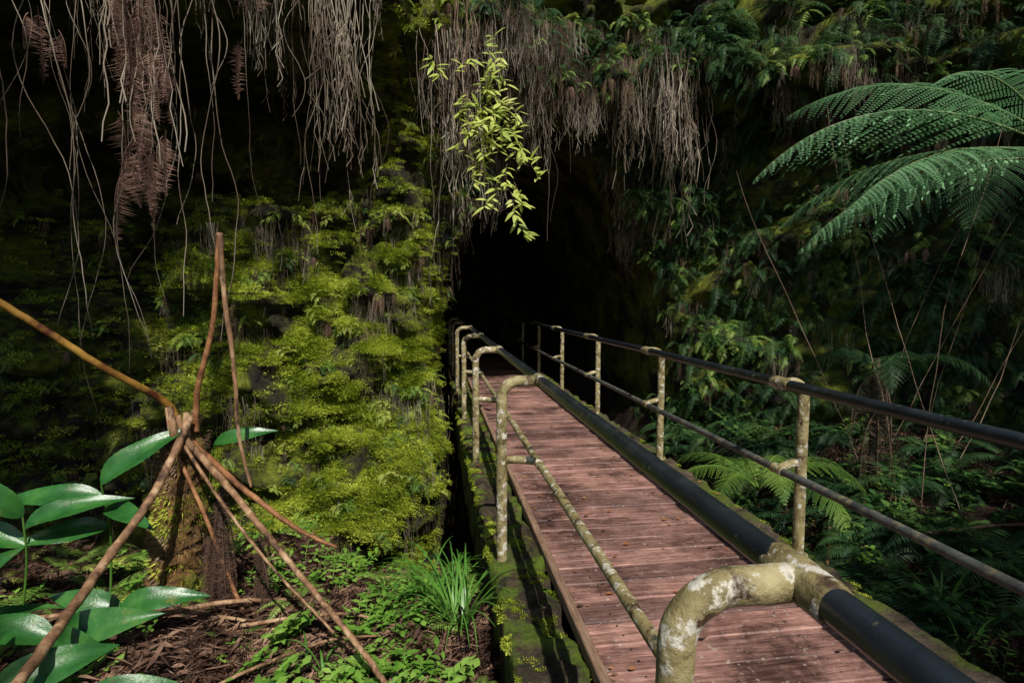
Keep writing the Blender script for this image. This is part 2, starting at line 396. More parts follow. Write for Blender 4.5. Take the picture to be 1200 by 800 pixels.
def roots(k,mat,L0=1.0,n=14,spread=.1,w=.006):
    b=MB(); b.mat(mat)
    for i in range(n):
        p=V(random.gauss(0,spread),random.gauss(0,spread*.5),0); L=L0*U(.2,1.1); pts=[Vector(p)]; ns=12
        dx,dy=U(-.12,.12),U(-.12,.12)
        for j in range(ns):
            dx+=U(-.14,.14)-dx*.25; dy+=U(-.1,.1)-dy*.25
            p=p+V(dx,dy,-1).normalized()*L/ns; pts.append(Vector(p))
        r=w*U(.25,.75)
        b.tube(pts,lambda t:r*(1-.6*t),3,False)
        if R()<.5:
            for _ in range(3):
                q=pts[random.randrange(4,ns)]
                pp=[q,q+V(U(-.03,.03),U(-.03,.03),-U(.04,.08)),q+V(U(-.05,.05),U(-.04,.04),-U(.12,.22))]
                b.ribbon(pp,r)
    return b.obj('roots_%s_%d'%(mat,k),link=False)
def deadfronds(k,mat,L0=.7,n=6):
    b=MB()
    for i in range(n):
        a=U(-1.2,1.2); d=V(math.sin(a)*.5,-math.cos(a)*.5,-.3+U(-.3,.4))
        b.frond(V(U(-.05,.05),0,0),d,L0*U(.6,1.2),L0*.2,n=14,droop=4,matL=mat,rach=.003,tilt=.9,jit=.5,pw=.5)
    return b.obj('deadfronds_%s_%d'%(mat,k),link=False)

A_fern=[wall_fern(i,'fern',.24,8) for i in range(4)]
A_ferny=[wall_fern(i,'fernyel',.21,8) for i in range(4)]
A_fernd=[wall_fern(i,'ferndark',.34,8,1.0,11) for i in range(4)]
A_dead=[deadfronds(i,'dead',.34,8) for i in range(2)]+[deadfronds(3,'deadred',.34,8)]
A_sprigd=[sprig(i,'broad',.26,5,.032,.06,True) for i in range(4)]
A_moss=[moss(i,'moss',.1,190,.010,.030) for i in range(3)]+[moss(5,'moss',.14,220,.014,.038)]
A_roots=[roots(i,'root',1.0,12,.07) for i in range(4)]
A_rootf=[roots(i+9,'root',.45,24,.10,.0045) for i in range(3)]

def inv(nrm): return math.atan2(nrm.x,-nrm.y)
fp,fy,fd,dp,sp,mp,rf=[],[],[],[],[],[],[]
cnt=0
while cnt<20000:
    cnt+=1
    i=random.randrange(75,nx-38); j=random.randrange(33,nzr-58)
    p=Vector(CP[j*nx+i]); x,y,z=p
    if cavemask(x,z)>.12: continue
    nr=cnormal(i,j)
    if y>12: continue
    yaw=inv(nr)+U(-.6,.6); p=p+nr*.01+V(U(-.03,.03),0,U(-.03,.03))
    rot=(U(-.3,.3),U(-.35,.35),yaw); s=U(.4,1.3)
    cl=noise.noise(V(x*1.1,z*1.1,20)); c2=noise.noise(V(x*1.7,z*1.7,40))
    left=x<.5; right=x>3.3
    if left:
        s*=.78
        dens=.14+.8*sm(-.2,.35,cl)
        if z>2.7 and x<-1: dens*=.35
        if x<-3.2: dens*=.4
        k=R()+.45*c2
        if R()<.35 and not (z>2.6 and x<-1):
            q=nr*.8+UP*.3; e=q.to_track_quat('Z','Y').to_euler(); mp.append((p,e,U(.5,1.4)))
        if R()>dens*.9: continue
        if k<.24: fp.append((p,rot,s))
        elif k<.58: fy.append((p,rot,s))
        elif k<.62: fd.append((p,rot,s*.8))
        elif k<.80: dp.append((p,rot,s*.9))
        elif k<.98: rf.append((p,rot,s*1.3))
        else: sp.append((p,rot,s*.7))
    elif right:
        if R()>.3+.9*sm(-.35,.3,cl): continue
        k=R()+.5*c2
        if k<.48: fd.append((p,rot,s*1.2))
        elif k<.66: sp.append((p,rot,s*.95))
        elif k<.82: fp.append((p,rot,s*1.2))
        elif k<.95: dp.append((p,rot,s))
        else: rf.append((p,rot,s))
    else:
        k=R()+.4*c2
        if k<.30: fp.append((p,rot,s))
        elif k<.48: dp.append((p,rot,s))
        elif k<.72: fd.append((p,rot,s))
        elif k<.82: sp.append((p,rot,s*.8))
        else: rf.append((p,rot,s*1.2))
for _ in range(14500):
    x=random.gauss(-1.0,.95); z=random.gauss(.3,1.2)
    i=int((x-X0)/(X1-X0)*(nx-1)); j=int((z-Z0)/(Z1-Z0)*(nzr-1))
    if not(2<i<nx-3 and 2<j<nzr-3): continue
    if noise.noise(V(x*1.8,z*1.8,2))+.4*noise.noise(V(x*5,z*5,7))<-.05: continue
    if cavemask(x,z)>.2: continue
    nr=cnormal(i,j)
    if nr.z<-.1 and R()<.9: continue
    p=Vector(CP[j*nx+i])+V(U(-.03,.03),0,U(-.03,.03)); e=(nr*.8+UP*.3).to_track_quat('Z','Y').to_euler(); mp.append((p,e,U(.4,1.2)))
scatter('wall_fern_foliage',fp,A_fern); scatter('yellow_fern_foliage',fy,A_ferny); scatter('dark_fern_foliage',fd,A_fernd)
scatter('dead_fern_foliage',dp,A_dead); scatter('leafy_undergrowth',sp,A_sprigd); scatter('moss_tufts',mp,A_moss); scatter('fine_root_tufts',rf,A_rootf)

rp=[]
def surf_pt(x,z): return V(x,cliffy(x,z),z)
for _ in range(85):
    x=U(-3.6,5.4); z=U(4.5,5.3) if x<0 else U(4.3,5.3)
    if cavemask(x,z)>.1: continue
    c=noise.noise(V(x*2.2,0,7))
    if c<.05 and R()<.9: continue
    p=surf_pt(x,z)+V(0,-.10,0)
    if p.y>9: continue
    rp.append((p,(0,0,U(0,6.28)),U(.4,1.3)))
def cluster(x,z,n,s,sc=.12,dy=-.1):
    for _ in range(n):
        xx=x+random.gauss(0,sc); p=surf_pt(xx,z)+V(0,dy-U(0,.15),U(-.1,.1)); rp.append((p,(U(-.05,.05),U(-.05,.05),U(0,6.28)),s*U(.5,1.1)))
cluster(-.95,4.9,5,2.1,.08); cluster(.28,4.7,7,2.6,.05); cluster(1.9,4.5,2,1.2,.05); cluster(3.3,4.7,5,2.6,.06); cluster(2.6,4.7,2,1.5,.05); cluster(-2.5,4.8,6,1.6,.25); cluster(-1.6,5.0,3,1.4,.08); cluster(4.6,5,3,1.6,.12)
for (x,z,n_,s) in ((-1.6,2.5,5,.9),(-.9,3.0,4,.8),(-.2,3.1,4,.9),(-1.9,1.9,5,.8),(.1,2.2,3,.8),(-2.6,2.4,4,.9)):
    cluster(x,z,n_,s,.18,-.06)
scatter('hanging_roots',rp,A_roots)

b=MB(); b.mat('root')
for k in range(52):
    x=U(-4.1,-1.7) if k<34 else U(-1.2,4.2)
    p=V(x,interp(LX,LY,x)-.15+U(-.1,.1),4.7); ns=30; d=V(U(-.3,.3),U(-.3,.1),-1); pts=[Vector(p)]; Ln=U(1.2,4.2) if k<34 else U(1,2.8); ph=U(0,6); am=U(.04,.26)
    for i in range(ns):
        d=(d*.8+V(am*math.sin(i*.3+ph)+U(-.14,.14),U(-.1,.1),-.35)).normalized(); p=p+d*Ln/ns; pts.append(Vector(p))
    r=U(.002,.0062); b.tube(pts,lambda t:r*(1-.5*t),4,False)
b.obj('hanging_vine')
b=MB()
for (cx,cy,cz,cnt_,sg_,ln) in ((-2.12,4.7,3.15,48,.10,.62),(-2.75,4.6,3.95,8,.12,.5),(-1.55,5.4,4.4,8,.12,.5)):
    for k in range(cnt_):
        a=U(0,6.28); p=V(cx+random.gauss(0,sg_),cy+U(-.12,.12),cz+U(-.65,.7))
        b.frond(p,V(math.sin(a)*.7,math.cos(a)*.7,-.7),ln*U(.4,1.1),.17,n=18,droop=5,matL='deadred' if R()<.6 else 'deaddark',tilt=1.1,jit=.8,rach=.004,pw=.5)
for k in range(34):
    p=V(-2.15+U(-.2,.2),4.7+U(-.12,.12),4.8); pts=[p]; r=U(.002,.006); m_=random.randrange(8,17)
    for i in range(m_): p=p+V(U(-.035,.035),U(-.03,.03),-.14); pts.append(p)
    b.mat('root'); b.tube(pts,r,4,False)
b.obj('hanging_dead_fern')

b=MB()
for k in range(38):
    zt=random.gauss(0,.40); p=V(.60+random.gauss(0,.17)-.28*zt,6.05+U(-.15,.1),3.45+zt); d=V(U(-.6,.8),U(-.5,.1),-.25).normalized(); pts=[Vector(p)]; n_=9; Ln=U(.25,.5)
    for i in range(n_):
        d=(d+V(U(-.2,.2),U(-.15,.15),-.10+U(-.1,.14))).normalized(); p=p+d*Ln/n_; pts.append(Vector(p))
    b.mat('dead'); b.tube(pts,lambda t:.005*(1-.6*t),4,False); b.mat('shrub')
    for i in range(3,n_+1):
        for q in range(2 if i<n_ else 4):
            if R()<.3: continue
            dd=V(U(-1,1),U(-.9,.3),U(-.8,.35)); b.leaf(pts[i],dd,UP+V(U(-.6,.6),-.9,0),U(.08,.18),U(.026,.048),bend=.2,seg=4)
b.mat('dead')
for k in range(8):
    x=.45+U(-.15,.15); b.tube([V(x,7.0,5.2),V(x+U(-.1,.1),6.5,4.5),V(x+U(-.1,.1),6.15,3.9),V(x+U(-.1,.1),6.1,3.1)],.005,4,False)
b.obj('hanging_shrub')

# ---------------- bridge ----------------
bridge=empty('footbridge')
def add_boxes(name,boxes,mat,parent,tints=None,ch=.006):
    b=MB(); b.mat(mat); tv=[]
    for bi_,(x0,x1,y0,y1,z0,z1,tl) in enumerate(boxes):
        s=len(b.v)
        for (z,c) in ((z0,0),(z1-ch,0),(z1,ch)):
            for (x,y) in ((x0+c,y0+c),(x1-c,y0+c),(x1-c,y1-c),(x0+c,y1-c)):
                b.v.append((x,y,z+tl*(x-x0)))
        for l in (0,4):
            for k in range(4):
                b.face((s+l+k,s+l+(k+1)%4,s+l+4+(k+1)%4,s+l+4+k))
        b.face((s+8,s+9,s+10,s+11)); b.face((s+3,s+2,s+1,s))
        tv+=[R()]*12
    o=b.obj(name,parent,smooth=False)
    a=o.data.color_attributes.new('tint','FLOAT_COLOR','POINT')
    for i,t in enumerate(tv): a.data[i].color=(t,t,t,1)
    return o
bx=[]; y=-3.0
while y<15:
    w=.185*U(.97,1.03); dz=U(-.006,.003); bx.append((.70+U(-.004,.004),1.86,y,y+w-U(.007,.014),-.045+dz,dz,U(-.004,.004))); y+=w
add_boxes('deck_planks',bx,'plank',bridge)
add_boxes('stringers',[(.8,.92,-3,15,-.3,-.06,0),(1.6,1.72,-3,15,-.3,-.06,0)],'beam',bridge)
bx=[]; y=-3
while y<15: bx.append((.645,.69,y,y+2.39,-.03,.035+U(-.003,.003),0)); y+=2.4
add_boxes('edge_board',bx,'wood2',bridge)
b=MB(); b.mat('beam')
for q in range(97):
    for xx in (.86,1.66):
        for yy in (.05,.13):
            yc=-3+q*.185+yy+U(-.006,.006); xc=xx+U(-.01,.01)
            idx=[b.add(V(xc+.006*math.cos(a*1.047),yc+.006*math.sin(a*1.047),.0055)) for a in range(6)]
            b.face(tuple(idx))
b.obj('nail_heads',bridge)
def kerb(name,x0,x1,ztop,zbot,mat,amp=.018):
    P=[];prof=[]
    n1=5
    for i in range(n1+1): prof.append((x0,zbot+(ztop-zbot)*i/n1))
    for i in range(1,12): prof.append((x0+(x1-x0)*i/11,ztop))
    for i in range(1,n1+1): prof.append((x1,ztop-(ztop-zbot)*i/n1))
    ny=900
    for j in range(ny):
        y=-3+18*j/(ny-1)
        for (x,z) in prof:
            nn=amp*noise.fractal(V(x*6,y*6,z*6),.7,2,5)
            top=z>=ztop-.001; ed=top and (x<=x0+.001 or x>=x1-.001)
            P.append((x+nn*(1 if x>(x0+x1)/2 else -1)*.6,y,z+(nn if top else 0)-(.02 if ed else 0)))
    o=grid_obj(name,P,len(prof),ny,M[mat],True); o.parent=bridge
kerb('kerb_left',.335,.63,-.015,-.6,'kerbg',.04); kerb('kerb_right',1.88,2.2,.05,-.6,'kerb',.025)

def railing(name,xr,xp,posts,zb,rb):
    root=empty(name)
    b=MB(); b.mat('rail')
    ys=[-2+16.5*i/330 for i in range(331)]
    b.tube([V(xr+.004*noise.noise(V(y,0,xr)),y,1.07+.005*noise.noise(V(y*.7,3,xr))) for y in ys],.030,20)
    b.obj('top_rail',root)
    b=MB(); b.mat('rail2' if xr>1 else 'post')
    b.tube([V(xr,y,.57+.005*noise.noise(V(y*.7,8,xr))) for y in ys],.0225,16,lump=.02)
    b.obj('mid_rail',root)
    sg=1 if xr>xp else -1
    b=MB(); b.mat('post')
    for yp in posts:
        pts=[V(xp,yp,zb+(1.07-rb-zb)*i/40) for i in range(41)]
        for k in range(1,15):
            a=k/14*math.pi/2; pts.append(V(xp+sg*rb*(1-math.cos(a)),yp,1.07-rb+rb*math.sin(a)))
        e=xr; s0=pts[-1].x
        for k in range(1,9): pts.append(V(s0+(e-s0)*k/8,yp,1.07))
        b.tube(pts,.0315,24,lump=.07)
        b.tube([V(xr,yp-.085+.17*i/20,1.07) for i in range(21)],lambda t:.037-.005*abs(2*t-1)**4,24,lump=.10)
        b.tube([V(xp,yp,.60),V(xp+sg*.04,yp,.603),V(xp+(xr-xp)*.5,yp,.60),V(xr-sg*.03,yp,.588),V(xr,yp,.575)],.024,14,lump=.03)
        b.tube([V(xr,yp-.05+.1*i/8,.57) for i in range(9)],.028,14,lump=.05)
        b.tube([V(xp,yp,zb-.01),V(xp,yp,zb+.012)],.055,16)
    b.obj('posts',root); return root
railing('metal_railing',.62,.395,[.86]+[3.27+2.04*k for k in range(6)],-.03,.10)
railing('metal_railing',1.965,2.105,[.92+2.05*k for k in range(7)],.05,.075)

def leaflet(k,mat,L=.05,W=.03):
    b=MB(); b.mat(mat); b.leaf(V(0,0,.004),V(1,0,.1),UP,L,W,bend=U(-.2,.5),fold=U(.1,.4),seg=4); return b.obj('leaf_%s%d'%(mat,k),link=False)
pts=[]
for _ in range(260):
    x=U(.34,2.18); y=U(.5,12); z=.008
    if x>1.87: z=.065
    elif x<.7: z=.02
    pts.append((V(x,y,z),(U(-.2,.2),U(-.2,.2),U(0,6.28)),U(.3,.9)))
for _ in range(130):
    x=U(1.7,1.87) if R()<.6 else U(.70,.8); y=U(.5,12); pts.append((V(x,y,.008),(U(-.2,.2),U(-.2,.2),U(0,6.28)),U(.3,.8)))
scatter('fallen_leaves',pts,[leaflet(i,'oleaf') for i in range(3)]+[leaflet(i,'litter') for i in range(2)])
mk=[]
for _ in range(4200):
    y=U(.3,13)
    if R()<.65: x=U(.32,.62); z=-.015; c=noise.noise(V(x*5,y*2.5,4))+.03
    else: x=U(1.95,2.2); z=.05; c=noise.noise(V(x*3,y*2,4))-.08
    if c<-.04: continue
    mk.append((V(x,y,z-.018),(0,0,U(0,6)),U(.15,.4)))
scatter('kerb_moss',mk,[moss(i+20,'moss') for i in range(2)])

# ---------------- ground plants ----------------
lit=[];
for _ in range(9500):
    x=U(-4.2,.33) if R()<.78 else U(2.2,5.5); y=U(1.2,6.3); lit.append((V(x,y,groundz(x,y)+U(.005,.03)),(U(-.4,.4),U(-.4,.4),U(0,6.28)),U(.4,1.4), random.choice((0,0,1,1,2,2,3,3,4,4,5,6,7,7,8,8,9,9))))
def stick(k):
    b=MB(); b.mat('litter'); p=V(-.1,0,0); pts=[p]; 
    for i in range(6): p=p+V(.04,U(-.02,.02),U(-.012,.014)); pts.append(p)
    b.tube(pts,.003,4,False); return b.obj('stick%d'%k,link=False)
def drypin(k):
    b=MB(); b.frond(V(-.15,0,0),V(1,U(-.3,.3),.3),.28,.10,n=10,droop=1.2,matL='litter',tilt=.5,jit=.6,pw=.6); return b.obj('ndryfrond%d'%k,link=False)
scatter('leaf_litter',lit,[leaflet(i+10,'litter',.075,.038) for i in range(3)]+[moss(i,'litter',.13,90,.03,.12,.35) for i in range(3)]+[drypin(0)]+[stick(i) for i in range(3)])
A_sprout=[sprig(i,'sprout',.2,4,.036,.065) for i in range(4)]+[rosette(30,'fern',.2,7)]
gs=[]
for _ in range(1000):
    x=random.gauss(-.6,1.25); y=U(2.3,5.3)
    if x>.28 or x<-4: continue
    if noise.noise(V(x*1.8,y*1.8,11))<.02: continue
    gs.append((V(x,y,groundz(x,y)-.01),(U(-.2,.2),U(-.2,.2),U(0,6.28)),U(.3,1.15)))
for _ in range(110):
    x=U(2.3,4.5); y=U(2,5); gs.append((V(x,y,groundz(x,y)-.01),(0,0,U(0,6.28)),U(.4,.9)))
scatter('ground_sprouts',gs,A_sprout)
A_ros=[rosette(i,'fern',.36,9) for i in range(2)]+[rosette(2,'fernyel',.3,9)]
gf=[]
for (x,y,s) in [(.05,3.9,1.3),(-.15,4.4,1.2),(.15,4.6,1.1),(-.5,4.9,.9),(-.9,5.0,1.0),(-1.9,4.8,1.1),(-2.5,4.6,1.3),(-2.2,4.0,1.2),(-3.1,4.3,1.2),(-.3,5.2,1),(.1,5.1,1.1),(-1.3,5.3,1.0),(-2.9,5.0,1.2),(2.5,2.4,.7),(.18,2.5,.5),(-2.6,3.6,1.1),(-2.3,3.3,.9),(-.3,3.9,.9),(.12,3.5,1.2),(-.05,3.2,.9),(-1.95,3.6,.9),(-1.1,3.1,.6),(-.9,3.7,.7),(-1.9,4.3,1.5),(2.7,3.6,.9),(2.6,4.2,1.0),(-2.0,3.3,.8)]:
    gf.append((V(x,y,groundz(x,y)),(U(-.2,.2),U(-.2,.2),U(0,6)),s*U(.85,1.15)))
for _ in range(60):
    x=U(-4,.1);y=U(4.6,6.4); gf.append((V(x,y,groundz(x,y)),(0,0,U(0,6)),U(.5,1.1)))
scatter('ground_fern_foliage',gf,A_ros)
A_rd=[rosette(i+5,'ferndark',.55,11,bi=False) for i in range(2)]+[sprig(50+i,'broad',.35,6,.05,.09) for i in range(2)]
gd=[]
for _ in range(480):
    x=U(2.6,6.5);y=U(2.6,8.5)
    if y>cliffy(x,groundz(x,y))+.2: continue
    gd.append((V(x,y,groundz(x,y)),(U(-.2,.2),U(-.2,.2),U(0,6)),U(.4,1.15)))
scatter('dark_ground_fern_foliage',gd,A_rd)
def bigfern(name,base,fr,mat,trunk=None,W=.45,n=24,sub=11,gap=.62):
    root=empty(name); b=MB()
    for (d,L,dr,off) in fr:
        b.frond(Vector(base)+Vector(off),Vector(d),L,W*L/1.4,n=n,droop=dr,bi=True,stem=.16,matL=mat,matS='tfstem' if mat=='treefern' else None,rach=.009,sub=sub,tilt=.15,gap=gap)
    b.obj('fronds',root)
    if trunk:
        b=MB(); b.mat('stump'); b.tube([Vector(trunk)+(Vector(base)-Vector(trunk))*(i/20)+V(.04*math.sin(i*.3),0,0) for i in range(21)],lambda t:.11-.03*t,16,lump=.25); b.obj('trunk',root)
    return root
fr=[]
for k in range(10):
    a=k*.66+.2; fr.append(((math.sin(a),math.cos(a),U(.7,1.5)),U(.85,1.15),U(1.3,2.0),(0,0,0)))
bigfern('lady_fern',(2.95,4.75,-.2),fr,'fern',None,.5,13,11,.5)
fr=[((-1,.26,.62),2.1,1.1,(0,0,0)),((-.75,-.15,.75),1.3,1.0,(0,0,0)),((-.80,.62,1.0),1.8,1.0,(0,0,.05)),
    ((-1,-.02,.22),1.65,.8,(0,0,-.05)),((-1,.30,.10),1.75,.8,(0,0,-.05)),((-.55,.9,.35),1.7,1.2,(0,0,0)),((-.2,1,.4),1.5,1.3,(0,0,0)),((.5,1,.5),1.5,1.2,(0,0,0)),
    ((1,.2,.5),1.6,1.2,(0,0,0)),((.8,-.8,.5),1.5,1.2,(0,0,0)),((-.05,-1,.5),1.3,1.2,(0,0,0)),((-1,.75,.35),1.8,.9,(0,0,0))]
bigfern('tree_fern',(4.1,3.3,2.52),fr,'treefern',(4.75,3.7,-.3),.76,12,18,.5)
b=MB(); base=V(4.0,4.6,.9); root=empty('dead_tree_fern')
for k in range(12):
    a=U(0,6.28); b.frond(base+V(0,0,U(-.5,.1)),V(math.sin(a)*.5,math.cos(a)*.5,-.2),U(.6,1.0),.14,n=18,droop=5,matL='dead',tilt=1.1,jit=.8,rach=.007,pw=.4)
b.obj('skirt',root)
b=MB(); b.mat('bark'); b.tube([V(4.05,4.7,-.5+1.5*i/12) for i in range(13)],.035,12,lump=.3); b.obj('trunk',root)
b=MB()
for k in range(5):
    a=k*1.25; b.frond(base,V(math.sin(a),math.cos(a),.9),U(.8,1.1),.4,n=12,droop=1.6,matL='ferndark',bi=True,sub=11,rach=.006,gap=.5)
b.obj('fronds',root)
b=MB(); b.mat('dead')
for k in range(9):
    x=U(3.2,5.2); y=U(3.8,5.6); p=V(x,y,groundz(x,y)); d=V(U(-.5,.6),U(-.2,.2),1).normalized(); pts=[p]
    for i in range(14): d=(d+V(U(-.1,.1),U(-.1,.1),0)).normalized(); p=p+d*.24; pts.append(p)
    b.tube(pts,lambda t:.004*(1-.6*t),5,False)
b.obj('bare_sapling')

# ---------------- stump ----------------
st=empty('tree_fern_stump')
b=MB(); b.mat('stump')
bs=V(-1.72,3.98,-.6)
b.tube([bs+V(.10*(i/50)**2,0,1.27*i/50) for i in range(51)],lambda t:(.19-.06*t+.05*max(0,.15-t)*4)*(1 if t<.93 else 1-(t-.93)*6),34,lump=.28)
b.obj('trunk',st)
b=MB(); 
for k in range(3000):
    h=U(-.55,.66); a=U(0,6.28); t=(h+.6)/1.27; r=.19-.06*t
    p=bs+V(.10*t*t,0,h+.6)+V(math.cos(a)*r,math.sin(a)*r,0); o=V(math.cos(a),math.sin(a),U(-.6,.6)).normalized()
    b.mat('moss' if noise.noise(p*4)>.05 else 'dead'); b.kite(p-o*.01,(o+UP*U(-.8,.3)).normalized(),V(R(),R(),R()).normalized(),U(.02,.055),U(.006,.012),.2)
b.obj('moss_fibre',st)
def bez(p,n=24,jit=0):
    p=[Vector(q) for q in p]; out=[]
    m=len(p)-1
    for i in range(n+1):
        t=i/n*m; k=min(int(t),m-1); f=t-k
        a=p[max(k-1,0)];b_=p[k];c=p[k+1];d=p[min(k+2,m)]
        q=.5*((2*b_)+(c-a)*f+(2*a-5*b_+4*c-d)*f*f+(3*b_-a-3*c+d)*f**3)
        out.append(q+V(U(-jit,jit),U(-jit,jit),U(-jit,jit)))
    return out
b=MB(); T=V(-1.64,3.94,.76)
b.mat('stalkyel'); b.tube(bez([T+V(-.04,0,-.12),T+V(-.06,-.02,.10),V(-1.95,3.64,1.16),V(-2.3,3.34,1.56),V(-2.75,2.95,2.0)],50,.0015),lambda t:.026-.009*t,12,lump=.08)
b.mat('stalkred'); b.tube(bez([T+V(.09,0,-.08),V(-1.51,3.9,.98),V(-1.39,3.86,1.4),V(-1.32,3.82,1.96)],44,.002),lambda t:.021-.007*t,10,lump=.12)
b.mat('stalk'); b.tube(bez([V(-1.305,3.80,1.96),V(-1.29,3.78,1.6),V(-1.24,3.76,1.1),V(-1.22,3.74,.7),V(-1.15,3.72,.36)],44,.002),lambda t:.018-.008*t,8,lump=.15)
b.tube(bez([T+V(.08,-.06,.02),V(-1.62,3.5,.42),V(-1.71,3.12,.17),V(-1.64,2.45,.05),V(-1.6,2.0,-.0)],60,.002),lambda t:.023+.001*t,12,lump=.14)
b.tube(bez([T+V(.06,-.1,-.1),V(-1.2,3.5,.42),V(-.85,3.2,.16),V(-.3,2.67,-.2),V(-.2,2.5,-.3)],60,.002),lambda t:.022-.010*t,10,lump=.16)
b.tube(bez([T+V(.03,-.1,-.1),V(-1.27,3.5,.38),V(-.9,3.15,.12),V(-.5,2.8,-.1)],40,.002),lambda t:.012-.006*t,8,lump=.14)
b.mat('stalkred'); b.tube(bez([T+V(.1,-.08,-.14),V(-1.18,3.62,.40),V(-.85,3.55,.15),V(-.6,3.52,.02)],40,.002),lambda t:.022-.012*t,10,lump=.12)
b.tube(bez([T+V(.02,-.12,-.2),V(-1.45,3.75,.2),V(-1.3,3.7,-.2),V(-1.2,3.65,-.42)],18),.013,8,lump=.1)
b.mat('stalk')
for k in range(13):
    a=U(0,6.28); rr=U(.03,.1); b.tube([T+V(math.cos(a)*rr,math.sin(a)*rr,-.2),T+V(math.cos(a)*rr,math.sin(a)*rr,-.06),T+V(math.cos(a)*(rr+.02),math.sin(a)*(rr+.02),U(-.02,.13))],lambda t:.030-.014*t,8,lump=.25)
b.obj('dead_stalks',st)
b=MB()
for (x,y,z0,L) in ((-1.33,3.72,.42,.95),(-1.08,3.66,.12,.7),(-1.42,3.78,.1,.6)):
    for k in range(9):
        a=U(0,6.28); b.frond(V(x+U(-.03,.03),y+U(-.03,.03),z0-U(0,.2)),V(.2*math.cos(a),.2*math.sin(a),-1),L*U(.5,1),.12,n=30,droop=1,matL='deaddark',tilt=.7,jit=.7,rach=.005,stem=.02,pw=.5)
b.obj('dead_fronds',st)
b=MB(); b.mat('stalk')
for (p,q,r) in (((-2.2,3.2,-.2),(-.9,3.7,-.30),.020),((-2.6,3.5,-.1),(-1.1,3.45,-.28),.016),((-1.1,3.3,-.33),(-.2,3.2,-.34),.012),((-2.4,4.0,.1),(-1.9,3.2,-.25),.018),((-.6,4.1,-.4),(.1,4.3,-.45),.014),((-2.0,2.9,-.2),(-.7,3.3,-.30),.012),((-1.2,2.6,-.2),(-.3,3.1,-.30),.010),((3.0,3.9,-.2),(4.6,3.3,.0),.016),((2.7,3.5,-.35),(3.6,4.6,-.1),.013)):
    p=V(*p);q=V(*q); p.z=groundz(p.x,p.y)+.05; q.z=groundz(q.x,q.y)+.03
    b.tube(bez([p,p.lerp(q,.4)+V(0,0,.06),p.lerp(q,.7)+V(0,.04,.05),q],28,.002),lambda t:r*(1-.4*t),8,lump=.12)
b.obj('fallen_branch')

# ginger
b=MB()
def gstem(x,y,hx,hy,hz,leaves):
    g=V(x,y,groundz(x,y)-.02); h=V(hx,hy,hz); b.mat('grass'); pts=bez([g,g.lerp(h,.5)+V(.03,0,.05),h],12); b.tube(pts,lambda t:.008-.003*t,6,False)
    b.mat('ginger')
    for (t,d,L,W) in leaves:
        p=pts[int(t*12)]; b.leaf(p,V(*d)+V(0,U(-.3,.2),U(-.05,.4)),UP*.75+V(U(-.6,.6),-U(.3,.9),0),L*1.15,W*1.08,bend=U(.3,.65),fold=U(.18,.5),seg=30,curl=U(.08,.2),power=.72,rip=.03)
gstem(-2.1,3.9,-2.02,3.72,.42,[(1,(.75,-.05,.65),.52,.15),(.9,(-.9,-.2,.25),.5,.14),(.75,(.8,-.5,.1),.4,.12),(.6,(-.8,-.6,.0),.42,.13)])
gstem(-2.5,3.7,-2.35,3.55,.30,[(1,(-.3,-.5,.6),.45,.13),(.85,(.9,-.2,.25),.5,.13),(.7,(-.9,.1,.2),.5,.15)])
gstem(-1.75,4.3,-1.5,4.1,.55,[(1,(.85,.0,.35),.38,.10),(.8,(-.8,.2,.3),.4,.11)])
gstem(-1.95,3.0,-1.85,2.95,-.10,[(1,(.85,-.1,.25),.46,.15),(.9,(-.9,-.3,.15),.42,.15),(.8,(.5,-.8,.05),.4,.14)])
gstem(-1.55,2.5,-1.5,2.5,-.16,[(1,(.95,-.15,.02),.46,.16),(.9,(-.8,-.2,.15),.42,.15)])
gstem(-2.35,3.1,-2.3,3.0,.05,[(1,(.6,-.4,.4),.42,.14),(.8,(-.8,-.2,.3),.42,.14),(.6,(.7,.4,.2),.35,.12)])
gstem(-1.75,3.35,-1.7,3.25,-.12,[(1,(.9,.1,.15),.40,.12),(.9,(-.9,-.1,.3),.36,.12),(.8,(.2,-.9,.2),.34,.11)])
gstem(-1.9,2.55,-1.82,2.5,-.08,[(1,(.8,.1,.2),.40,.15),(.9,(-.6,.6,.3),.36,.13)])
b.obj('ginger_plant')
b=MB(); b.mat('grass')
for (cx,cy,n_,L0) in ((.14,3.15,54,.7),(-.05,3.5,24,.5),(.12,3.7,22,.5),(3.1,3.0,18,.4),(2.9,2.6,14,.35),(-.6,2.9,10,.3),(-.2,2.6,10,.25)):
    for k in range(n_):
        a=U(0,6.28); g=V(cx+U(-.05,.05),cy+U(-.05,.05),groundz(cx,cy)-.02); d=V(math.cos(a)*U(.15,.7),math.sin(a)*U(.15,.7),1).normalized(); p=g; pts=[p]; L=L0*U(.5,1.1)
        for i in range(9): d=(d+V(0,0,-.17*i/4)+V(math.cos(a),math.sin(a),0)*.05).normalized(); p=p+d*L/9; pts.append(p)
        sd=V(-math.sin(a),math.cos(a),0); b.ribbon(pts,lambda t:.014*(1-t**2)+.001,sd)
b.obj('grass_tuft')

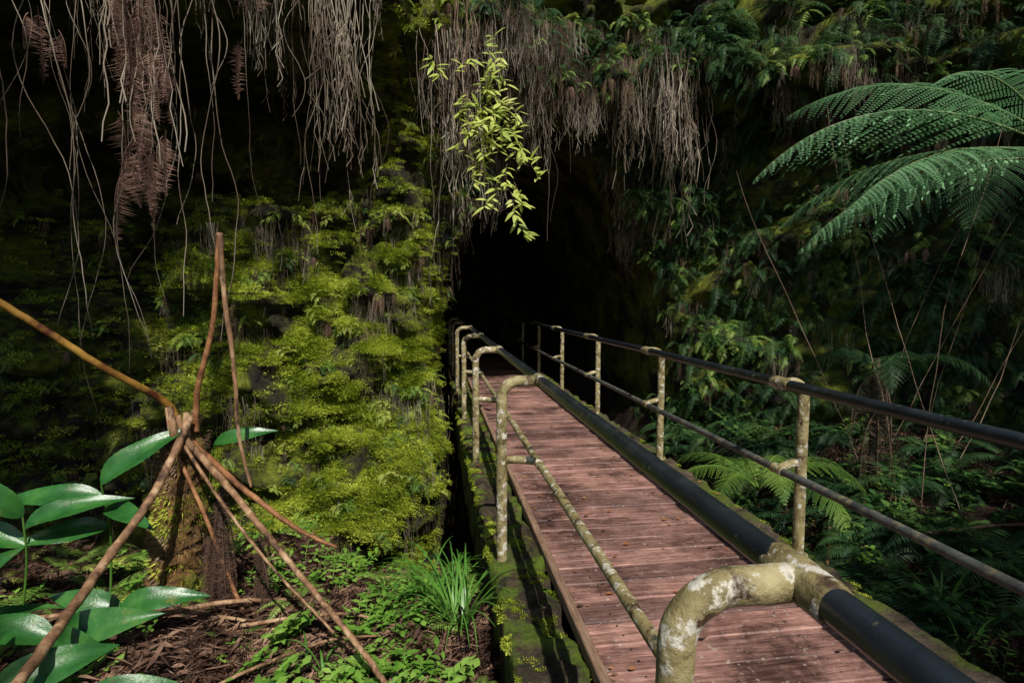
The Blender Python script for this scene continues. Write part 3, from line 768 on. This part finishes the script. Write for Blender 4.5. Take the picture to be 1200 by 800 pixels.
# ---------------- sun & added shade canopy ----------------
S=V(.085,-.65,.75).normalized()
lit_t=[((-1.2,6.4,.2),1.5),((-.35,6.7,-.2),1.3),((-1.9,6.4,1.3),.9),((-.5,6.9,1.5),1.25),((-1.0,6.6,2.4),.8),((-1.8,6.2,.1),.8),((-.5,6.6,-1.0),1.0),((.5,6.1,3.7),1.1),((.45,6.1,2.9),.9),((.4,6.5,4.5),.7),((-2.15,4.7,3.3),.9),((-.95,6.2,4.0),.5),((2.9,7.3,4.2),.6),((4.3,6.2,2.2),.5),
 ((1.1,2.6,0),.9),((1.5,3.6,0),1.0),((1.1,4.6,0),.9),((1.35,6.2,0),.9),((1.2,8.4,0),.9),((1.1,1.9,0),.8),((3.1,3.6,2.7),1.7),((3.9,3.3,2.7),1.3),((-1.6,3.6,.4),.9),((-1.7,3.9,0),.8),((-.2,3.5,-.3),.8),((-1.2,3.0,-.2),.7),((-1.4,3.8,1.5),.7),((-.8,4.3,-.3),.8),((-2.2,3.5,.6),.7),((-2.3,3.3,1.4),.5),((.6,1,1),.9),((.6,2.2,1),.5),((1.9,3.2,1.0),.5),((3.0,4.8,.3),.7)]
def clump(k):
    b=MB(); b.mat('canopy')
    for i in range(110):
        d=V(random.gauss(0,1),random.gauss(0,1),random.gauss(0,.6)); d=d.normalized()*U(.1,1)**.5*.85
        b.leaf(d,V(U(-1,1),U(-1,1),U(-.5,.3)),UP+V(U(-.5,.5),U(-.5,.5),0),U(.18,.3),U(.09,.15),bend=.2,seg=2)
    return b.obj('clump%d'%k,link=False)
CL=[clump(i) for i in range(3)]
trees=[(5,-7),(9.5,-4),(-4.5,-8),(.5,-11)]  # unseen trees added to dapple the sun, gaps left over lit_t spots
tp=[[] for _ in trees]
for _ in range(1100):
    c=V(U(-7,10),U(-12,0.5),U(8,11))
    ok=True
    for (t,r) in lit_t:
        w=c-Vector(t); dd=(w-S*w.dot(S)).length
        if dd<r+.6: ok=False;break
    if not ok: continue
    k=min(range(len(trees)),key=lambda q:(trees[q][0]-c.x)**2+(trees[q][1]-c.y)**2)
    tp[k].append((c,(U(-.5,.5),U(-.5,.5),U(0,6.28)),U(.7,1.2)))
for k,(x,y) in enumerate(trees):
    root=empty('offscreen_shade_tree'); b=MB(); b.mat('bark'); g=groundz(x,y)-.3
    top=V(x,y,8.6); b.tube(bez([V(x,y,g),V(x+.2,y+.1,3),V(x-.1,y,6),top],20),lambda t:.32-.18*t,14,lump=.1)
    for q in range(min(12,len(tp[k]))):
        c=tp[k][random.randrange(len(tp[k]))][0]; b.tube(bez([V(x,y,U(5,7.5)),V(x,y,7.5).lerp(c,.5)+V(0,0,.2),c],10),lambda t:.09*(1-t)+.02,6,False)
    b.obj('trunk_and_limbs',root)
    if tp[k]: scatter('shade_crown',tp[k],CL,root)

# ---------------- light, camera ----------------
w=bpy.data.worlds.new('World'); scene.world=w; w.use_nodes=True
N=w.node_tree.nodes; L=w.node_tree.links; N.clear()
o=N.new('ShaderNodeOutputWorld'); bg=N.new('ShaderNodeBackground'); sk=N.new('ShaderNodeTexSky'); sk.sky_type='NISHITA'; sk.sun_disc=False
sk.sun_elevation=math.asin(S.z); sk.sun_rotation=math.atan2(S.x,S.y)
bg.inputs['Strength'].default_value=.095; L.new(sk.outputs[0],bg.inputs[0]); L.new(bg.outputs[0],o.inputs[0])
ld=bpy.data.lights.new('sun','SUN'); ld.energy=5; ld.angle=math.radians(.5); ld.color=(1,.96,.89)
lo=bpy.data.objects.new('sun',ld); scene.collection.objects.link(lo); lo.rotation_euler=S.to_track_quat('Z','Y').to_euler()
cd=bpy.data.cameras.new('camera'); cd.lens=20; cd.sensor_width=36; cd.clip_end=400; cd.clip_start=.02
co=bpy.data.objects.new('camera',cd); scene.collection.objects.link(co); co.location=(0,0,1.55)
co.rotation_euler=(math.radians(90-4.3),0,math.radians(-7.94)); scene.camera=co
scene.view_settings.view_transform='Standard'; scene.view_settings.look='None'; scene.view_settings.exposure=0
print('counts',len(fp),len(fy),len(fd),len(dp),len(sp),len(mp),len(rf),len(rp),[len(t) for t in tp])
